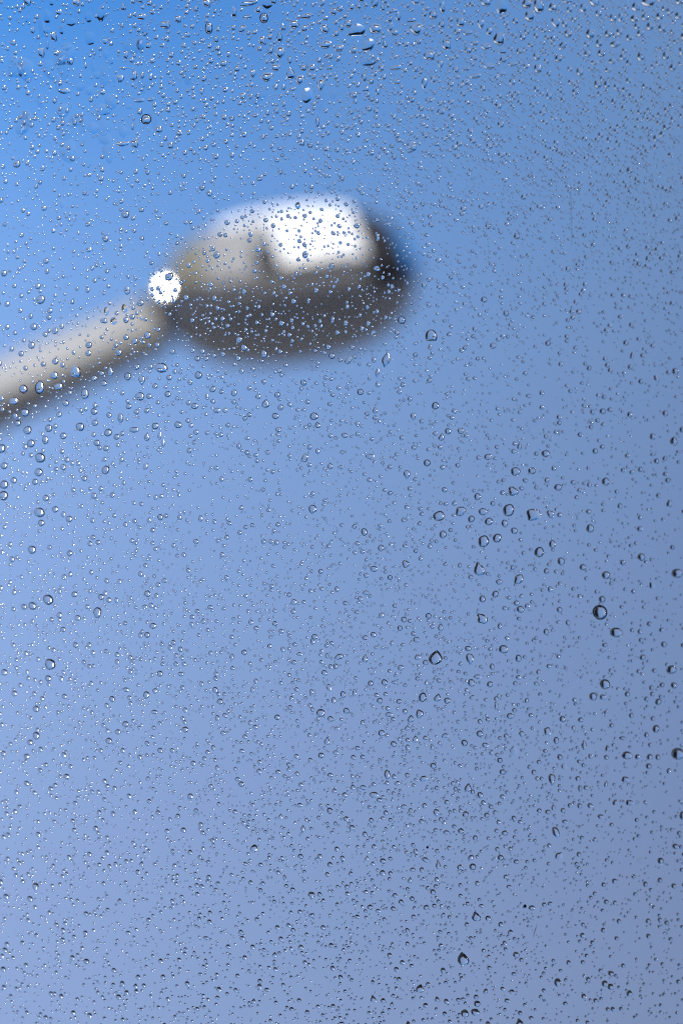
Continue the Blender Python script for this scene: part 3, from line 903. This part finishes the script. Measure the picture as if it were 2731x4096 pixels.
,14,o;353,270,11,22,o;1138,3931,15,16,o;697,3597,14,17,o;809,3888,18,13,o;1495,3920,13,18,o;1854,3987,18,13,o;
975,874,15,15,o;970,715,15,15,o;1308,708,15,15,o;1672,739,15,15,o;1381,935,15,15,o;1128,983,15,15,o;1094,1130,
15,15,o;1781,1142,15,15,o;1326,1171,15,15,o;2270,1283,15,15,o;2071,703,15,15,o;2247,689,15,15,o;440,3631,15,15
,o;75,3494,15,15,o;1403,3834,15,15,o;1411,3911,15,15,o;2362,3583,15,15,o;2600,3552,15,15,o;2348,4080,15,15,o;1
481,4042,17,13,o;1740,2461,11,20,t;1969,567,12,18,o;825,4019,13,16,o;114,354,14,14,o;531,134,14,14,o;1460,458,
14,14,o;1322,675,14,14,o;1366,975,14,14,g;1339,1149,14,14,o;712,3528,14,14,o;870,3551,14,14,o;294,3591,14,14,o
;66,3468,14,14,o;319,3987,14,14,o;419,3428,14,14,o;276,3487,14,14,o;263,92,13,13,o;388,222,13,13,o;652,315,13,
13,o;629,317,13,13,o;422,38,13,13,o;1397,981,13,13,o;1078,1012,13,13,o;1325,824,13,13,o;554,3710,13,13,o;548,3
594,13,13,o'''.replace('\n', '').split(';'):
    a = e.split(',')
    DROPS.append((int(a[0]), int(a[1]), int(a[2]), int(a[3]), a[4]))

THETA = {'f': .24, 'g': .75, 'G': .6, 'r': 1.45, 'o': 1.38, 'q': 1.22, 't': 1.28, 'T': 1.32, 'd': 1.3, 's': 1.2, 'D': 1.32}


def wet(py):
    """beads stand lower where the glass is wettest, towards the top"""
    return .78 + (.94 - .78) * min(max((py - 300) / 1500, 0), 1)


def place(px, py, w, h):
    u, v_, t = px_to_uv(px, py)
    ua = px_to_uv(px - w / 2, py)[0]; ub = px_to_uv(px + w / 2, py)[0]
    va = px_to_uv(px, py - h / 2)[1]; vb = px_to_uv(px, py + h / 2)[1]
    return u, v_, abs(ub - ua) * .53, abs(va - vb) * .53


# drops that a viewer would point to first; the others are described by where they lie from these
NAMED = [
    (1431, 127, 'long drop with a wide dark belly, high on the glass', 'long dark-bellied drop'),
    (2398, 2447, 'large perfectly round drop with a black left side', 'large perfectly round drop'),
    (1744, 2627, 'large pointed drop shaped like a leaf, in the lower middle', 'large leaf-shaped drop'),
    (2135, 2059, 'large drop farthest right in the cluster right of centre, pointed to the left', 'rightmost big cluster drop'),
    (1668, 125, 'large drop with a dark pointed lower end, under a small curl of water', 'dark drop under the curl'),
    (1919, 2273, 'tall bell-shaped drop tapering to the top, right of centre', 'tall bell-shaped drop'),
    (2709, 3010, 'big drop cut by the right edge of the view', 'big drop cut by the right edge'),
    (1855, 3827, 'large pointed drop shaped like a flame, low on the right', 'large flame-shaped drop'),
    (1548, 1441, 'long slanting drop pointed at both ends, below the lamp tip', 'slanting double-pointed drop'),
    (1727, 1343, 'bell-shaped drop with a flat bottom, right of the lamp head', 'flat-bottomed bell drop'),
    (170, 1550, 'tall drop on the dark lower edge of the lamp arm', 'tall drop on the lamp arm'),
    (654, 1473, 'oblong drop just under the joint of the lamp arm', 'oblong drop under the arm joint'),
    (594, 483, 'round dark-ringed drop, the larger of a pair in the upper left', 'larger upper left ringed drop'),
    (169, 2049, 'largest oval drop at the left, halfway down', 'oval drop halfway down the left'),
    (204, 2397, 'upper of the two biggest round drops near the left edge', 'upper big left round drop'),
    (212, 2654, 'lower of the two biggest round drops near the left edge', 'lower big left round drop'),
    (685, 1111, 'drop in front of the small white glare beside the lamp head', 'drop on the small glare'),
    (1226, 1022, 'tall drop in front of the white lamp cover', 'tall drop on the lamp cover'),
    (1907, 3657, 'pointed dark-topped drop straight above the flame-shaped one', 'pointed dark-topped drop'),
    (2081, 4083, 'pointed drop cut by the bottom edge of the view', 'pointed drop on the bottom edge'),
    (1022, 3388, 'dark square-topped drop in the lower middle', 'square-topped drop'),
    (1609, 1283, 'round drop under the right end of the lamp head', 'round drop under the lamp tip'),
    (2517, 686, 'dark round drop alone high on the right', 'lone dark drop at the right'),
    (2007, 33, 'long drop reaching down from the top edge with a black foot', 'black-footed top edge drop'),
    (1998, 163, 'curled drop below the black-footed one, dark down its left side', 'curled dark drop'),
    (2154, 33, 'tallest of three big drops huddled by the top edge', 'tallest of the huddled drops'),
    (1505, 121, 'round-shouldered drop with a flat white foot, right of the long one', 'flat-footed drop'),
    (1126, 219, 'big angular drop pointing down, above a second pointed one', 'big angular drop'),
    (1233, 388, 'tall drop with a narrow neck and broad pale base', 'narrow-necked pale drop'),
    (2591, 18, 'wide slanting drop at the top edge, far right', 'wide top edge drop'),
    (2223, 100, 'drop with a white point hanging down, right of the huddled three', 'white-pointed drop'),
    (1719, 228, 'big four-cornered drop with a dark left side', 'four-cornered drop'),
    (843, 121, 'upright oval drop with black rim, left of the top centre', 'black-rimmed oval drop'),
    (2152, 281, 'upright drop with a broad dark back, flat at the foot', 'dark-backed drop'),
    (201, 71, 'pale film of water with a dark right edge, upper left', 'pale film at the upper left'),
    (429, 558, 'widest pale film of water in the upper left', 'widest pale film'),
]


def near(px, py):
    return min(range(len(DROPS)), key=lambda i: (DROPS[i][0] - px) ** 2 + (DROPS[i][1] - py) ** 2)


LAND, SHORT = {}, {}
for x, y, full, short in NAMED:
    k = near(x, y)
    if k < 300 and k not in LAND:
        LAND[k] = full
        SHORT[k] = short
KINDWORD = {'f': 'faint flat', 'g': 'pale flattened', 'G': 'pale pointed', 'r': 'round', 'q': 'lopsided', 't': 'teardrop-shaped',
            'T': 'leaf-shaped', 'd': 'downward-pointed', 's': 'spindle-shaped', 'D': 'bell-shaped', 'o': 'round'}
DIRS = ['right of', 'upper right of', 'above', 'upper left of', 'left of', 'lower left of', 'below', 'lower right of']
USED = {}


def describe(i):
    px, py, w, h, k = DROPS[i]
    word = KINDWORD[k]
    if k in 'oq' and h > 1.25 * w:
        word = 'upright ' + ('oval' if k == 'o' else 'lopsided')
    elif k in 'oq' and w > 1.2 * h:
        word = 'wide ' + ('oval' if k == 'o' else 'lopsided')
    size = 'large' if w * h > 900 else ('medium' if w * h > 600 else 'small')
    j = min((q for q in LAND if q != i), key=lambda q: (DROPS[q][0] - px) ** 2 + (DROPS[q][1] - py) ** 2)
    a = math.degrees(math.atan2(-(py - DROPS[j][1]), px - DROPS[j][0]))
    return size, word, j, DIRS[int(round(a / 45)) % 8], math.hypot(px - DROPS[j][0], py - DROPS[j][1])


ORD = ['nearest', 'second', 'third', 'fourth', 'fifth', 'sixth', 'seventh', 'eighth', 'ninth', 'tenth', 'eleventh', 'twelfth', 'thirteenth', 'fourteenth']
LABEL = {}
byk = {}
for i in range(300):
    if i in LAND:
        LABEL[i] = LAND[i]
    else:
        size, word, j, dr, dist = describe(i)
        byk.setdefault((size, word, j, dr), []).append((dist, i))
for (size, word, j, dr), lst in byk.items():
    lst.sort()
    for n, (dist, i) in enumerate(lst):
        tail = 'drop ' + dr + ' the ' + SHORT[j]
        if len(lst) == 1:
            s = '%s %s %s' % (size, word, tail)
        elif n == 0:
            s = 'nearest %s %s %s' % (size, word, tail)
        else:
            s = '%s %s %s %s' % (ORD[n], size, word, tail)
        LABEL[i] = s


def label_of(i):
    s = LABEL[i]
    assert 4 <= len(s.split()) <= 16, s
    return s, 'raindrops on the window glass'


NIND = 300
for i, (px, py, w, h, kind) in enumerate(DROPS[:NIND]):
    u, v_, du, dv = place(px, py, w, h)
    th = THETA[kind] * rnd.uniform(.94, 1.06) * (1 if kind == 'r' else wet(py))
    seg = 36 if w * h > 700 else 26
    vs, fs = drop_geom(du, dv, kind, seg, 10 if seg > 30 else 8, px * 7 + py, th)
    o = mesh_obj('water_drop', vs, fs, M['water'], None, True)
    o.data.polygons[len(o.data.polygons) - 1].use_smooth = False
    o.matrix_world = PANE @ Matrix.Translation((u, v_, 0))
    lab, grp = label_of(i)
    tag(o, lab, 'water drop', grp)

# everything smaller: one mass of beads
AV, AF, FL, AT, SMO = [], [], [], [], []
voff = 0


def add_mass(vs, fs):
    global voff
    AV.append(np.array(vs, dtype=np.float32))
    for f in fs:
        FL.append(len(f))
        AF.extend([j + voff for j in f])
        SMO.append(True)
    SMO[-1] = False
    voff += len(vs)


CELL = 40
occ = {}


def occupy(px, py, r):
    occ.setdefault((int(px // CELL), int(py // CELL)), []).append((px, py, r))


def clear_at(px, py, r):
    cx, cy_ = int(px // CELL), int(py // CELL)
    for a in (-1, 0, 1):
        for b in (-1, 0, 1):
            for (x, y, q) in occ.get((cx + a, cy_ + b), ()):
                if (x - px) ** 2 + (y - py) ** 2 < (q + r + .8) ** 2:
                    return False
    return True


for i, (px, py, w, h, kind) in enumerate(DROPS):
    occupy(px, py, max(w, h) * .5)
    if i >= NIND:
        u, v_, du, dv = place(px, py, w, h)
        vs, fs = drop_geom(du, dv, kind, 16, 6, px * 7 + py, THETA[kind] * rnd.uniform(.92, 1.08) * wet(py))
        mat_ = [(x + u, y + v_, z) for x, y, z in vs]
        add_mass(mat_, fs)


# thin smears of water left where the glass has been wet, upper left and top
for _ in range(52):
    px, py = (rnd.uniform(60, 640), rnd.uniform(40, 620)) if _ < 44 else (rnd.uniform(700, 2200), rnd.uniform(60, 500))
    w, h = rnd.uniform(25, 80), rnd.uniform(40, 110)
    if not clear_at(px, py, 8):
        continue
    u, v_, du, dv = place(px, py, w, h)
    vs, fs = drop_geom(du, dv, 'q', 20, 6, 900 + _, rnd.uniform(.10, .34))
    add_mass([(x + u, y + v_, z * .9) for x, y, z in vs], fs)

# how thick the fine drizzle lies: rows of 8 cells by 12 rows down the photograph (beads per million photo pixels)
DENS = np.array([
    [1500, 1500, 2600, 3300, 3300, 3300, 3300, 3300],
    [1500, 1700, 2600, 2900, 3000, 3000, 3300, 3300],
    [1300, 1400, 1900, 1900, 1900, 1900, 2100, 2600],
    [1300, 1500, 1800, 1900, 1900, 1700, 1700, 1900],
    [1500, 1900, 2100, 1700, 1500, 1300, 1200, 1100],
    [1900, 1900, 1700, 1700, 1600, 1300, 1100, 1000],
    [2200, 2100, 1800, 1900, 2000, 1500, 1100, 1000],
    [2400, 2300, 2100, 2300, 2400, 2100, 1500, 1200],
    [2300, 2300, 2300, 2500, 2600, 2400, 1800, 1300],
    [2000, 2000, 2200, 2300, 2400, 2300, 1800, 1300],
    [1700, 1700, 1800, 1900, 1900, 2000, 1600, 1300],
    [1500, 1500, 1500, 1600, 1800, 1800, 1400, 1200]], dtype=float)


def dens(px, py):
    gx = min(max(px / 2731 * 8 - .5, 0), 7); gy = min(max(py / 4096 * 12 - .5, 0), 11)
    ix, iy = min(int(gx), 6), min(int(gy), 10)
    fx, fy = gx - ix, gy - iy
    d = (DENS[iy, ix] * (1 - fx) + DENS[iy, ix + 1] * fx) * (1 - fy) + (DENS[iy + 1, ix] * (1 - fx) + DENS[iy + 1, ix + 1] * fx) * fy
    # patchy: gusts leave streaks and bare places
    n = math.sin(px * .0113 + 1.3 * math.sin(py * .0071)) * math.sin(py * .0127 + 1.7 * math.sin(px * .0093)) \
        + .6 * math.sin(px * .031 + py * .017 + 2 * math.sin(py * .011)) * math.sin(py * .037 - px * .013)
    return d * (1 + .35 * n) * (1.22 + (.45 if py < 900 and px > 1500 else 0))


PROTO = {}
for small in (0, 1, 2, 3):
    for k in range(14):
        kk = 'o' if k < 11 else ('t' if k < 12 else 'q')
        PROTO[(small, k)] = drop_geom(1.0, 1.0, kk, 7 if small % 2 else 11, 3 if small % 2 else 4, 100 + k, (1.25 + .04 * (k % 5)) * (.94 if small < 2 else .78 + .04), True)
NIN = 0
tries = 0
margin = 60
U_in = (px_to_uv(0, 2048)[0], px_to_uv(2731, 2048)[0])


def bead(u, v_, r, asp, k, low=0):
    small = (1 if r < .00023 else 0) + low
    vs, fs = PROTO[(small, k)]
    add_mass([(x * r + u, y * r * asp + v_, (z - ZS * GAP) * r + ZS * GAP) for x, y, z in vs], fs)


W_, H_ = 2731 + 2 * margin, 4096 + 2 * margin
target_tries = int(W_ * H_ / 1e6 * 6500)
for _ in range(target_tries):
    px = rnd.uniform(-margin, 2731 + margin); py = rnd.uniform(-margin, 4096 + margin)
    if rnd.random() * 6500 > dens(px, py):
        continue
    big = (1.4 if px > 1500 else 1.25) if py < 650 and px > 600 else (1.08 if py < 2000 else 1.04)
    r = (2.4 + rnd.expovariate(1 / 1.9)) * big
    r = min(r, 9.0)
    if py < 640 and px > 620 and rnd.random() < .13:
        r = rnd.uniform(6.5, 12.5)
    if not clear_at(px, py, r):
        continue
    occupy(px, py, r)
    u, v_, du, dv = place(px, py, 2 * r, 2 * r)
    bead(u, v_, (du + dv) / 2, rnd.uniform(.88, 1.18), rnd.randrange(14), 2 if py < rnd.uniform(500, 1500) else 0)
    NIN += 1
# on the glass beyond what the photograph shows
NOUT = 0
for _ in range(9000):
    u = rnd.uniform(U0 + .001, U1 - .001); v_ = rnd.uniform(V0 + .001, V1 - .001)
    p = PANE @ Vector((u, v_, 0)) - CAM
    z = p.dot(FWD)
    px = 1365.5 + p.dot(RIGHT) / z / PXW; py = 2048 - p.dot(UP) / z / PXW
    if -margin < px < 2731 + margin and -margin < py < 4096 + margin:
        continue
    bead(u, v_, rnd.uniform(.00012, .00035) + rnd.expovariate(9000), rnd.uniform(.9, 1.2), rnd.randrange(14))
    NOUT += 1

V = np.concatenate(AV)
me = bpy.data.meshes.new('fine_water_beads')
me.vertices.add(len(V)); me.vertices.foreach_set('co', V.ravel())
me.loops.add(len(AF)); me.loops.foreach_set('vertex_index', np.array(AF, dtype=np.int32))
me.polygons.add(len(FL))
fl = np.array(FL, dtype=np.int32)
me.polygons.foreach_set('loop_start', np.concatenate([[0], np.cumsum(fl)[:-1]]).astype(np.int32))
me.polygons.foreach_set('use_smooth', np.array(SMO, dtype=bool))
me.materials.append(M['water'])
me.update(calc_edges=True)
me.validate()
fine = link(bpy.data.objects.new('fine_water_beads', me))
fine.matrix_world = PANE
tag(fine, 'thousands of tiny clear rain beads scattered thickly over the glass', 'water beads', kind='stuff')
print('beads in view', NIN, 'outside', NOUT, 'faces', len(FL))


# two specks of dark dirt stuck to the inner face of the glass
def speck(px, py, r, label, sides=6):
    u, v_, du, dv = place(px, py, r * 2, r * 2.3)
    vs, fs = drop_geom(du, dv, 'r', sides if sides > 6 else 9, 4, 3, .9)
    o = mesh_obj('dirt_speck', [(x, y, -z * 1.0) for x, y, z in vs], [f[::-1] for f in fs], M['dirt'])
    o.matrix_world = PANE @ Matrix.Translation((u, v_, -PANE_T * ZS))
    tag(o, label, 'dirt speck', 'dark dirt specks on the glass')


speck(2104, 3602, 5.8, 'larger black dirt speck on the glass, towards the lower right')
speck(1719, 3370, 4.6, 'smaller black dirt speck on the glass, up and left of the larger speck')
